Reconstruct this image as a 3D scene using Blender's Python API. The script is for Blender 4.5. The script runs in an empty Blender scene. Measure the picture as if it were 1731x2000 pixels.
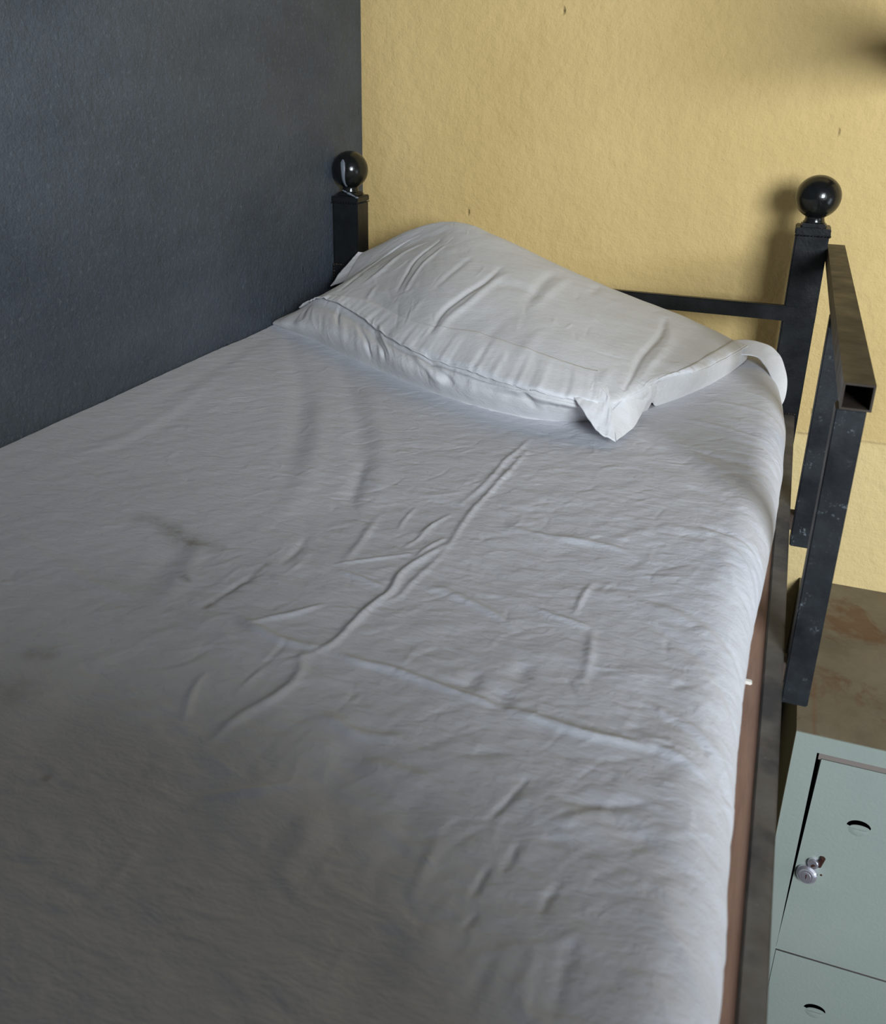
import bpy, bmesh, math, random
import numpy as np
from mathutils import Vector, Matrix

# ------------------------------------------------------------------ camera, light, exposure
S = bpy.context.scene
COL = S.collection
Z0 = 1.5                       # height of the upper bunk's side rail above the floor; z below is relative to it
R = math.radians

cam_data = bpy.data.cameras.new('camera')
cam = bpy.data.objects.new('camera', cam_data)
COL.objects.link(cam)
cam_data.sensor_fit = 'VERTICAL'
cam_data.sensor_height = 36.0
cam_data.lens = 1826.8 / 2000 * 36.0
cam_data.shift_y = -(1000 - 882.98) / 2000
cam_data.shift_x = 0.0
yaw, pitch, roll = R(19.5728), R(-22.1663), R(1.2197)
fwd = Vector((-math.sin(yaw) * math.cos(pitch), math.cos(yaw) * math.cos(pitch), math.sin(pitch)))
r0 = Vector((math.cos(yaw), math.sin(yaw), 0))
u0 = r0.cross(fwd)
rv = r0 * math.cos(roll) + u0 * math.sin(roll)
uv_ = -r0 * math.sin(roll) + u0 * math.cos(roll)
mw = Matrix((rv, uv_, -fwd)).transposed().to_4x4()
mw.translation = Vector((0.95, -2.0699, 0.6241 + Z0))
cam.matrix_world = mw
cam_data.clip_start = 0.02
cam_data.dof.use_dof = True
cam_data.dof.focus_distance = 1.75
cam_data.dof.aperture_fstop = 10.0
S.camera = cam

world = bpy.data.worlds.new('world')
S.world = world
world.use_nodes = True
wbg = world.node_tree.nodes['Background']
wbg.inputs[0].default_value = (0.72, 0.82, 1.0, 1)
wbg.inputs[1].default_value = 0.25

def area(name, loc, target, sx, sy, power, color):
    l = bpy.data.lights.new(name, 'AREA')
    l.shape = 'RECTANGLE'; l.size = sx; l.size_y = sy; l.energy = power; l.color = color
    o = bpy.data.objects.new(name, l); COL.objects.link(o)
    o.location = loc
    o.rotation_euler = (Vector(target) - Vector(loc)).to_track_quat('-Z', 'Y').to_euler()
    return o
area('window_daylight', (2.35, -3.62, 1.10 + Z0), (0.9, 0, 0.2 + Z0), 1.25, 1.05, 128, (0.85, 0.925, 1.0))
area('right_fill', (3.72, -1.5, -0.35 + Z0), (1.0, -1.2, -0.2 + Z0), 0.9, 1.4, 9, (0.72, 0.86, 1.0))  # fill lamp added to brighten the right-hand edges

S.view_settings.view_transform = 'Standard'
S.view_settings.look = 'None'
S.view_settings.gamma = 1.0
S.view_settings.use_curve_mapping = False
S.view_settings.exposure = 0.45

# ------------------------------------------------------------------ material helpers
def mat(name, col, rough=0.6, spec=0.5, metal=0.0):
    m = bpy.data.materials.new(name); m.use_nodes = True
    b = m.node_tree.nodes['Principled BSDF']
    b.inputs['Base Color'].default_value = (*col, 1)
    b.inputs['Roughness'].default_value = rough
    b.inputs['Metallic'].default_value = metal
    b.inputs['Specular IOR Level'].default_value = spec
    return m

class NT:
    """small wrapper to write node graphs briefly"""
    def __init__(s, m):
        s.t = m.node_tree; s.b = s.t.nodes['Principled BSDF']
        s.co = s.t.nodes.new('ShaderNodeTexCoord').outputs['Object']
    def map(s, scale, loc=(0, 0, 0), rot=(0, 0, 0)):
        n = s.t.nodes.new('ShaderNodeMapping')
        n.inputs['Scale'].default_value = scale if hasattr(scale, '__len__') else (scale,) * 3
        n.inputs['Location'].default_value = loc; n.inputs['Rotation'].default_value = rot
        s.t.links.new(s.co, n.inputs['Vector']); return n.outputs[0]
    def noise(s, scale, detail=4, rough=0.55, vec=None, dist=0.0):
        n = s.t.nodes.new('ShaderNodeTexNoise')
        n.inputs['Scale'].default_value = scale; n.inputs['Detail'].default_value = detail
        n.inputs['Roughness'].default_value = rough; n.inputs['Distortion'].default_value = dist
        s.t.links.new(vec or s.co, n.inputs['Vector']); return n.outputs['Fac']
    def voro(s, scale, vec=None, feature='F1'):
        n = s.t.nodes.new('ShaderNodeTexVoronoi'); n.feature = feature
        n.inputs['Scale'].default_value = scale
        s.t.links.new(vec or s.co, n.inputs['Vector']); return n.outputs['Distance']
    def ramp(s, fac, *stops, mode='LINEAR'):
        n = s.t.nodes.new('ShaderNodeValToRGB'); e = n.color_ramp.elements; n.color_ramp.interpolation = mode
        while len(e) < len(stops): e.new(0.5)
        for k, (p, c) in enumerate(stops):
            e[k].position = p; e[k].color = (c, c, c, 1) if not hasattr(c, '__len__') else (*c, 1)
        s.t.links.new(fac, n.inputs[0]); return n.outputs[0]
    def mix(s, fac, a, b, mode='MIX'):
        n = s.t.nodes.new('ShaderNodeMix'); n.data_type = 'RGBA'; n.blend_type = mode
        for sock, v in ((n.inputs[0], fac), (n.inputs[6], a), (n.inputs[7], b)):
            if isinstance(v, (int, float)): sock.default_value = v
            elif isinstance(v, tuple): sock.default_value = (*v, 1)
            else: s.t.links.new(v, sock)
        return n.outputs[2]
    def math(s, op, a, b=0.0):
        n = s.t.nodes.new('ShaderNodeMath'); n.operation = op
        for k, v in enumerate((a, b)):
            if isinstance(v, (int, float)): n.inputs[k].default_value = v
            else: s.t.links.new(v, n.inputs[k])
        return n.outputs[0]
    def bump(s, h, dist, strength=1.0):
        n = s.t.nodes.new('ShaderNodeBump'); n.inputs['Distance'].default_value = dist
        n.inputs['Strength'].default_value = strength
        s.t.links.new(h, n.inputs['Height'])
        if s.b.inputs['Normal'].is_linked:
            s.t.links.new(s.b.inputs['Normal'].links[0].from_socket, n.inputs['Normal'])
        s.t.links.new(n.outputs[0], s.b.inputs['Normal'])
    def set(s, name, v): s.t.links.new(v, s.b.inputs[name])
    def sep(s):
        n = s.t.nodes.new('ShaderNodeSeparateXYZ'); s.t.links.new(s.co, n.inputs[0]); return n.outputs

M = {}
# yellow distempered plaster; below a hairline joint the coat is a touch paler
m = M['yellow'] = mat('yellow_plaster', (0.66, 0.49, 0.22), 0.75, 0.25); n = NT(m)
c = n.ramp(n.noise(2.2, 5, 0.6), (0.3, (0.64, 0.46, 0.19)), (0.7, (0.735, 0.54, 0.235)))
z = n.sep()[2]
low = n.ramp(n.math('ADD', n.math('MULTIPLY', n.math('SUBTRACT', Z0 - 0.0945, z), 60.0), 0.5), (0.0, 0.0), (1.0, 1.0))
c = n.mix(low, c, (0.775, 0.595, 0.285))
xx = n.sep()[0]
line = n.ramp(n.math('MULTIPLY', n.math('ABSOLUTE', n.math('SUBTRACT', z, Z0 - 0.0945)), 1.0), (0.0006, 1.0), (0.0016, 0.0))
c = n.mix(n.math('MULTIPLY', line, n.ramp(n.noise(14, 3), (0.40, 0.15), (0.55, 0.6))), c, (0.22, 0.15, 0.07))
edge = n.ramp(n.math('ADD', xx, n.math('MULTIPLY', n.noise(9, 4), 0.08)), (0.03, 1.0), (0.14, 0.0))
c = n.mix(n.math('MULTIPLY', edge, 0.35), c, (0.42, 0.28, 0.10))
sp = n.ramp(n.voro(16), (0.018, 1.0), (0.035, 0.0))
sel = n.ramp(n.noise(3.1, 2), (0.50, 0.0), (0.58, 1.0))
c = n.mix(n.math('MULTIPLY', n.math('MULTIPLY', sp, sel), 0.45), c, (0.30, 0.20, 0.08))
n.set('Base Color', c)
n.bump(n.noise(30, 5, 0.62), 0.0055); n.bump(n.noise(230, 3, 0.7), 0.0009)
n.bump(n.ramp(n.voro(11, n.map((1, 1, 0.55), (0.3, 0, 0.1), (0, 0.5, 0))), (0.0, 0.0), (0.06, 1.0)), 0.006, 0.9)
# dark slate oil paint on the side wall
m = M['slate'] = mat('slate_paint', (0.06, 0.075, 0.10), 0.5, 0.4); n = NT(m)
c = n.ramp(n.noise(2.4, 5, 0.6, n.map((1, 0.7, 1.9))), (0.32, (0.046, 0.060, 0.080)), (0.68, (0.088, 0.105, 0.128)))
c = n.mix(n.ramp(n.noise(120, 3, 0.7), (0.56, 0.0), (0.72, 0.5)), c, (0.15, 0.18, 0.20))
n.set('Base Color', c)
n.set('Roughness', n.ramp(n.noise(5, 4), (0.3, 0.42), (0.7, 0.62)))
n.bump(n.noise(24, 5, 0.65), 0.006); n.bump(n.noise(140, 4, 0.8), 0.0038)
n.bump(n.ramp(n.voro(13, n.map((1, 1, 0.6))), (0.0, 1.0), (0.07, 0.0)), 0.004, 0.7)
M['cream'] = mat('cream_plaster', (0.22, 0.19, 0.14), 0.8, 0.2)
M['white_plaster'] = mat('grey_ceiling_paint', (0.13, 0.14, 0.16), 0.9, 0.1)
m = M['floor'] = mat('cement_floor', (0.12, 0.11, 0.10), 0.7, 0.3); n = NT(m)
n.set('Base Color', n.ramp(n.noise(6, 6, 0.6), (0.3, (0.09, 0.085, 0.08)), (0.7, (0.16, 0.15, 0.135))))

# cotton: procedural weave, soft crumple; faint soiling carried by a per-vertex attribute
def cotton(name, col, weave=1.0, stains=False):
    m = mat(name, col, 0.85, 0.15); n = NT(m)
    m.node_tree.nodes['Principled BSDF'].inputs['Sheen Weight'].default_value = 0.12
    c = n.ramp(n.noise(2.5, 3), (0.3, tuple(v * 0.96 for v in col)), (0.7, col))
    if stains:
        a = n.t.nodes.new('ShaderNodeAttribute'); a.attribute_name = 'soil'
        br = n.ramp(n.noise(90, 5, 0.7), (0.36, 0.35), (0.62, 1.0))
        c = n.mix(n.math('MULTIPLY', a.outputs['Fac'], br), c, (0.17, 0.135, 0.10))
        sp = n.ramp(n.voro(9, n.map((1, 1, 1), (0.37, 0.2, 0))), (0.006, 1.0), (0.014, 0.0))
        c = n.mix(n.math('MULTIPLY', sp, 0.5), c, (0.12, 0.10, 0.08))
    n.set('Base Color', c)
    n.bump(n.noise(13, 5, 0.62, dist=0.4), 0.003, 0.5 * weave)
    n.bump(n.noise(26, 6, 0.68, n.map((0.8, 1.3, 1), rot=(0, 0, -0.3)), 1.6), 0.0030, 0.7 * weave)
    n.bump(n.noise(60, 5, 0.7, n.map((0.6, 1.6, 1), rot=(0, 0, 0.35)), 0.8), 0.0020, 0.85 * weave)
    n.bump(n.noise(420, 2, 0.7, n.map((0.35, 1.4, 1))), 0.0006, 0.8)
    return m
M['sheet'] = cotton('white_cotton_sheet', (0.60, 0.605, 0.645), 0.78, True)
M['case'] = cotton('white_cotton_case', (0.70, 0.695, 0.70), 0.5)
M['hem'] = cotton('white_cotton_hem', (0.78, 0.78, 0.80), 0.35)
M['ticking'] = mat('mattress_ticking', (0.5, 0.5, 0.52), 0.9, 0.1)

# black enamel with scuffs and dust; rust-brown worn enamel
def enamel(name, a, b, speck, rough=(0.3, 0.5), amount=0.5, patch=None, spec=0.32):
    m = mat(name, a, 0.4, spec); n = NT(m)
    c = n.ramp(n.noise(14, 5, 0.65), (0.35, a), (0.68, b))
    if patch:
        c = n.mix(n.ramp(n.noise(9, 4, 0.6, n.map((1, 1, 1), (3, 1, 2))), (0.5, 0.0), (0.62, 0.8)), c, patch)
    s1 = n.ramp(n.noise(95, 4, 0.75), (0.60, 0.0), (0.70, 1.0))
    s2 = n.ramp(n.noise(11, 3), (0.45, 0.0), (0.62, 1.0))
    c = n.mix(n.math('MULTIPLY', n.math('MULTIPLY', s1, s2), amount), c, speck)
    n.set('Base Color', c)
    n.set('Roughness', n.ramp(n.noise(22, 4), (0.3, rough[0]), (0.7, rough[1])))
    n.bump(n.noise(40, 3, 0.5), 0.0006); n.bump(n.noise(260, 2), 0.0002)
    return m
M['black'] = enamel('black_enamel', (0.006, 0.007, 0.008), (0.012, 0.014, 0.016), (0.10, 0.11, 0.12), (0.25, 0.42), 0.15)
M['ball'] = enamel('glossy_black_enamel', (0.006, 0.007, 0.007), (0.010, 0.011, 0.010), (0.03, 0.035, 0.03), (0.16, 0.24), 0.1, spec=0.5)
M['scuffed'] = enamel('scuffed_black_enamel', (0.007, 0.008, 0.010), (0.020, 0.024, 0.028), (0.22, 0.25, 0.27), (0.35, 0.6), 0.55)
M['brown'] = enamel('worn_brown_black_steel', (0.028, 0.021, 0.016), (0.050, 0.040, 0.030), (0.12, 0.10, 0.09), (0.4, 0.6), 0.25)
M['rail'] = enamel('worn_rail_steel', (0.075, 0.066, 0.056), (0.125, 0.115, 0.10), (0.30, 0.28, 0.24), (0.45, 0.7), 0.35, patch=(0.035, 0.035, 0.038))
M['weld'] = enamel('rusty_weld', (0.035, 0.022, 0.016), (0.09, 0.065, 0.05), (0.4, 0.36, 0.32), (0.4, 0.7), 0.6)
M['drip'] = mat('slate_paint_drip', (0.16, 0.18, 0.21), 0.4, 0.5)
m = M['ply'] = mat('brown_painted_plywood', (0.23, 0.13, 0.09), 0.6, 0.3); n = NT(m)
n.set('Base Color', n.ramp(n.noise(8, 6, 0.65, n.map((6, 0.7, 1))), (0.3, (0.20, 0.115, 0.082)), (0.7, (0.30, 0.185, 0.135))))
n.bump(n.noise(40, 4, 0.6, n.map((4, 0.5, 1))), 0.0012)
# locker enamels
m = M['green'] = mat('grey_green_locker_enamel', (0.24, 0.31, 0.27), 0.42, 0.45); n = NT(m)
c = n.ramp(n.noise(3, 4), (0.3, (0.285, 0.335, 0.30)), (0.7, (0.33, 0.375, 0.335)))
sp = n.ramp(n.voro(17, n.map((1, 1, 1), (0.13, 0.3, 0.41))), (0.010, 1.0), (0.020, 0.0))
c = n.mix(n.math('MULTIPLY', sp, 0.6), c, (0.05, 0.07, 0.06))
n.set('Base Color', c); n.bump(n.noise(130, 3, 0.6), 0.0005)
m = M['rusttop'] = mat('rust_stained_locker_top', (0.2, 0.17, 0.12), 0.55, 0.4); n = NT(m)
c = n.ramp(n.noise(11, 6, 0.65), (0.35, (0.135, 0.112, 0.080)), (0.65, (0.185, 0.162, 0.120)))
c = n.mix(n.ramp(n.noise(7.5, 6, 0.7, n.map((1, 1, 1), (3.77, 0.64, 0)), 0.5), (0.50, 0.0), (0.62, 0.8)), c, (0.105, 0.045, 0.024))
x, y, z = n.sep()
near = n.math('ADD', n.math('ABSOLUTE', n.math('SUBTRACT', x, -0.294)), n.math('MULTIPLY', n.noise(30, 3), 0.01))
ring = n.ramp(near, (0.0055, 1.0), (0.009, 0.0))
yl = n.ramp(n.math('MULTIPLY', y, -2.0), (0.20, 0.0), (0.26, 1.0))
c = n.mix(n.math('MULTIPLY', n.math('MULTIPLY', ring, yl), 0.6), c, (0.16, 0.06, 0.035))
n.set('Base Color', c); n.set('Roughness', n.ramp(n.noise(9, 4), (0.3, 0.35), (0.7, 0.65))); n.bump(n.noise(70, 4), 0.0008)
M['fold'] = mat('primer_edge', (0.22, 0.19, 0.17), 0.6, 0.3)
M['dark'] = mat('locker_inside', (0.012, 0.016, 0.015), 0.8, 0.2)
M['side'] = mat('shaded_locker_side', (0.03, 0.036, 0.034), 0.6, 0.3)  # locker sides; the shade beside the bunk is put into this colour
M['chrome'] = mat('worn_chrome', (0.80, 0.78, 0.86), 0.27, 0.6, 0.85)
M['rust'] = enamel('dark_rust', (0.03, 0.010, 0.008), (0.07, 0.025, 0.015), (0.3, 0.2, 0.1), (0.4, 0.6), 0.3)
M['steel'] = mat('grey_frame_paint', (0.4, 0.4, 0.38), 0.5, 0.4)
M['chalk'] = mat('white_filler', (0.75, 0.72, 0.66), 0.9, 0.1)

# ------------------------------------------------------------------ geometry helpers
def link(name, me, m, parent=None, smooth=False):
    if m and not me.materials: me.materials.append(m)
    o = bpy.data.objects.new(name, me); COL.objects.link(o)
    if parent: o.parent = parent
    if smooth:
        for p in me.polygons: p.use_smooth = True
    return o

def obj(name, bm, m, parent=None, smooth=False, bevel=0.0, seg=2):
    if bevel:
        bmesh.ops.bevel(bm, geom=bm.edges[:], offset=bevel, segments=seg, affect='EDGES', clamp_overlap=True)
    bmesh.ops.recalc_face_normals(bm, faces=bm.faces[:])
    if parent:      # vertices were given in room coordinates; the thing's origin is its base
        bmesh.ops.translate(bm, verts=bm.verts[:], vec=-ROOTS[parent.name])
    me = bpy.data.meshes.new(name); bm.to_mesh(me); bm.free()
    o = link(name, me, m, parent, smooth)
    if parent: ROOTS[o.name] = ROOTS[parent.name]
    return o
ROOTS = {}

def box(bm, x0, x1, y0, y1, z0, z1):
    vs = [bm.verts.new((x, y, z + Z0)) for z in (z0, z1) for y in (y0, y1) for x in (x0, x1)]
    for f in ((0, 2, 3, 1), (4, 5, 7, 6), (0, 1, 5, 4), (2, 6, 7, 3), (0, 4, 6, 2), (1, 3, 7, 5)):
        bm.faces.new([vs[i] for i in f])
    return bm

def nb(): return bmesh.new()

def thing(name, label, cat, loc, group=None):
    o = bpy.data.objects.new(name, None); COL.objects.link(o)
    o.location = loc; o.empty_display_size = 0.05
    o['label'] = label; o['category'] = cat
    if group: o['group'] = group
    ROOTS[o.name] = Vector(loc)
    return o

def struct(o): o['kind'] = 'structure'; return o

def lathe(bm, cx, cy, prof, seg=40):
    rings = []
    for r, z in prof:
        rings.append([bm.verts.new((cx + r * math.cos(2 * math.pi * k / seg), cy + r * math.sin(2 * math.pi * k / seg), z + Z0)) for k in range(seg)])
    for a, b in zip(rings, rings[1:]):
        for k in range(seg): bm.faces.new((a[k], a[(k + 1) % seg], b[(k + 1) % seg], b[k]))
    bm.faces.new(rings[0][::-1]); bm.faces.new(rings[-1])
    return bm

def grid_mesh(name, G, m, parent=None, soil=None, closed_v=False):
    """G: (a, b, 3) numpy array of room coordinates (z relative) -> smooth quad mesh"""
    a, b = G.shape[:2]
    co = G.copy().reshape(-1, 3); co[:, 2] += Z0
    if parent: co -= np.array(ROOTS[parent.name])
    idx = np.arange(a * b).reshape(a, b)
    q = np.stack([idx[:-1, :-1], idx[1:, :-1], idx[1:, 1:], idx[:-1, 1:]], -1).reshape(-1, 4)
    if closed_v:
        q2 = np.stack([idx[:-1, -1], idx[1:, -1], idx[1:, 0], idx[:-1, 0]], -1)
        q = np.concatenate([q, q2])
    me = bpy.data.meshes.new(name)
    me.vertices.add(a * b); me.vertices.foreach_set('co', co.ravel().astype(np.float32))
    me.loops.add(q.size); me.loops.foreach_set('vertex_index', q.ravel().astype(np.int32))
    me.polygons.add(len(q)); me.polygons.foreach_set('loop_start', (np.arange(len(q)) * 4).astype(np.int32))
    me.polygons.foreach_set('use_smooth', np.ones(len(q), dtype=bool))
    me.update(calc_edges=True); me.validate()
    if soil is not None:
        at = me.attributes.new('soil', 'FLOAT', 'POINT'); at.data.foreach_set('value', soil.ravel().astype(np.float32))
    return link(name, me, m, parent)

def catmull(P, t):
    P = np.asarray(P, float); n = len(P)
    i = np.clip(np.floor(t).astype(int), 0, n - 2); f = t - i
    Pe = np.concatenate([[2 * P[0] - P[1]], P, [2 * P[-1] - P[-2]]])
    a, b, c, d = Pe[i], Pe[i + 1], Pe[i + 2], Pe[i + 3]
    f = f.reshape((-1,) + (1,) * (P.ndim - 1))
    return .5 * (2 * b + (c - a) * f + (2 * a - 5 * b + 4 * c - d) * f * f + (3 * b - a - 3 * c + d) * f ** 3)

def smooth_line(pts, k=5):
    if len(pts) < 3: return np.asarray(pts, float)
    return catmull(pts, np.linspace(0, len(pts) - 1, (len(pts) - 1) * k + 1))

def crease_field(X, Y, creases, taper=0.45, sharp=1.0):
    """height from a list of (polyline, width, height); X, Y 2-D arrays of surface coordinates in metres"""
    H = np.zeros_like(X)
    for pts, w, h in creases:
        L = smooth_line(pts)
        m_ = 3.2 * w
        sel = (X > L[:, 0].min() - m_) & (X < L[:, 0].max() + m_) & (Y > L[:, 1].min() - m_) & (Y < L[:, 1].max() + m_)
        if not sel.any(): continue
        x, y = X[sel], Y[sel]
        seg = np.diff(L, axis=0); ln = np.hypot(seg[:, 0], seg[:, 1]) + 1e-9; cum = np.concatenate([[0], np.cumsum(ln)])
        best = np.full(x.shape, 1e9); tt = np.zeros_like(x)
        for k in range(len(seg)):
            t = np.clip(((x - L[k, 0]) * seg[k, 0] + (y - L[k, 1]) * seg[k, 1]) / ln[k] ** 2, 0, 1)
            d = np.hypot(x - L[k, 0] - t * seg[k, 0], y - L[k, 1] - t * seg[k, 1])
            u = d < best; best = np.where(u, d, best); tt = np.where(u, (cum[k] + t * ln[k]) / cum[-1], tt)
        if taper: env = np.sin(np.pi * np.clip(tt, 0.012, 0.988)) ** taper
        else: env = 1.0
        H[sel] += h * env * np.exp(-(best / w) ** 2 * sharp)
    return H

def grid_normals(G):
    du = np.gradient(G, axis=0); dv = np.gradient(G, axis=1)
    N = np.cross(du, dv); return N / (np.linalg.norm(N, axis=-1, keepdims=True) + 1e-12)

# ------------------------------------------------------------------ measured data (metres; z relative to Z0)
XE = [0.981, 0.981, 0.981, 0.979, 0.977, 0.977, 0.977, 0.985, 0.992, 0.997, 0.998, 0.990, 0.976, 0.970]
CREASE_GAIN = 1.0
LROOT = (1.42, -0.29, 0.0)
FLAP = {
    'left_out': [(0.694, -0.800, 0.196), (0.720, -0.826, 0.178), (0.745, -0.842, 0.160), (0.7693, -0.8436, 0.150)],
    'left_mid': [(0.703, -0.771, 0.200), (0.724, -0.792, 0.190), (0.745, -0.806, 0.176), (0.762, -0.820, 0.161)],
    'left_in': [(0.710, -0.742, 0.204), (0.726, -0.758, 0.200), (0.742, -0.775, 0.190), (0.7516, -0.7905, 0.177)],
    'right_out': [(0.7693, -0.8436, 0.150), (0.782, -0.775, 0.150), (0.787, -0.700, 0.157), (0.793, -0.655, 0.180), (0.7945, -0.637, 0.193)],
    'right_mid': [(0.762, -0.820, 0.161), (0.772, -0.765, 0.168), (0.779, -0.700, 0.177), (0.786, -0.662, 0.190), (0.788, -0.642, 0.198)],
    'right_in': [(0.7516, -0.7905, 0.177), (0.762, -0.750, 0.185), (0.768, -0.705, 0.194), (0.775, -0.672, 0.200), (0.780, -0.650, 0.203)],
}
TAB = [[(0.068, -0.178, 0.250), (0.060, -0.200, 0.235), (0.050, -0.235, 0.212), (0.045, -0.270, 0.190)],
       [(0.090, -0.178, 0.251), (0.085, -0.205, 0.240), (0.078, -0.240, 0.220), (0.068, -0.275, 0.200)],
       [(0.130, -0.180, 0.258), (0.115, -0.210, 0.248), (0.105, -0.245, 0.232), (0.095, -0.280, 0.213)]]
DRAPE = [[(0.880, -0.320, 0.176), (0.915, -0.300, 0.1755), (0.9496, -0.300, 0.1695), (0.968, -0.310, 0.1606), (0.9800, -0.330, 0.1461), (0.9900, -0.360, 0.1259), (0.9905, -0.385, 0.100), (0.9820, -0.410, 0.082)],
         [(0.884, -0.345, 0.171), (0.916, -0.328, 0.170), (0.940, -0.325, 0.166), (0.956, -0.338, 0.157), (0.970, -0.355, 0.143), (0.9795, -0.376, 0.126), (0.984, -0.396, 0.104), (0.981, -0.413, 0.083)],
         [(0.888, -0.372, 0.164), (0.914, -0.360, 0.163), (0.933, -0.352, 0.160), (0.946, -0.362, 0.152), (0.958, -0.376, 0.140), (0.969, -0.392, 0.124), (0.977, -0.406, 0.104), (0.9795, -0.416, 0.084)]]
RODX, RODZ = 1.165, 0.655
BLX0, BLX1, BLZ = 0.76, 1.40, 0.585
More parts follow.
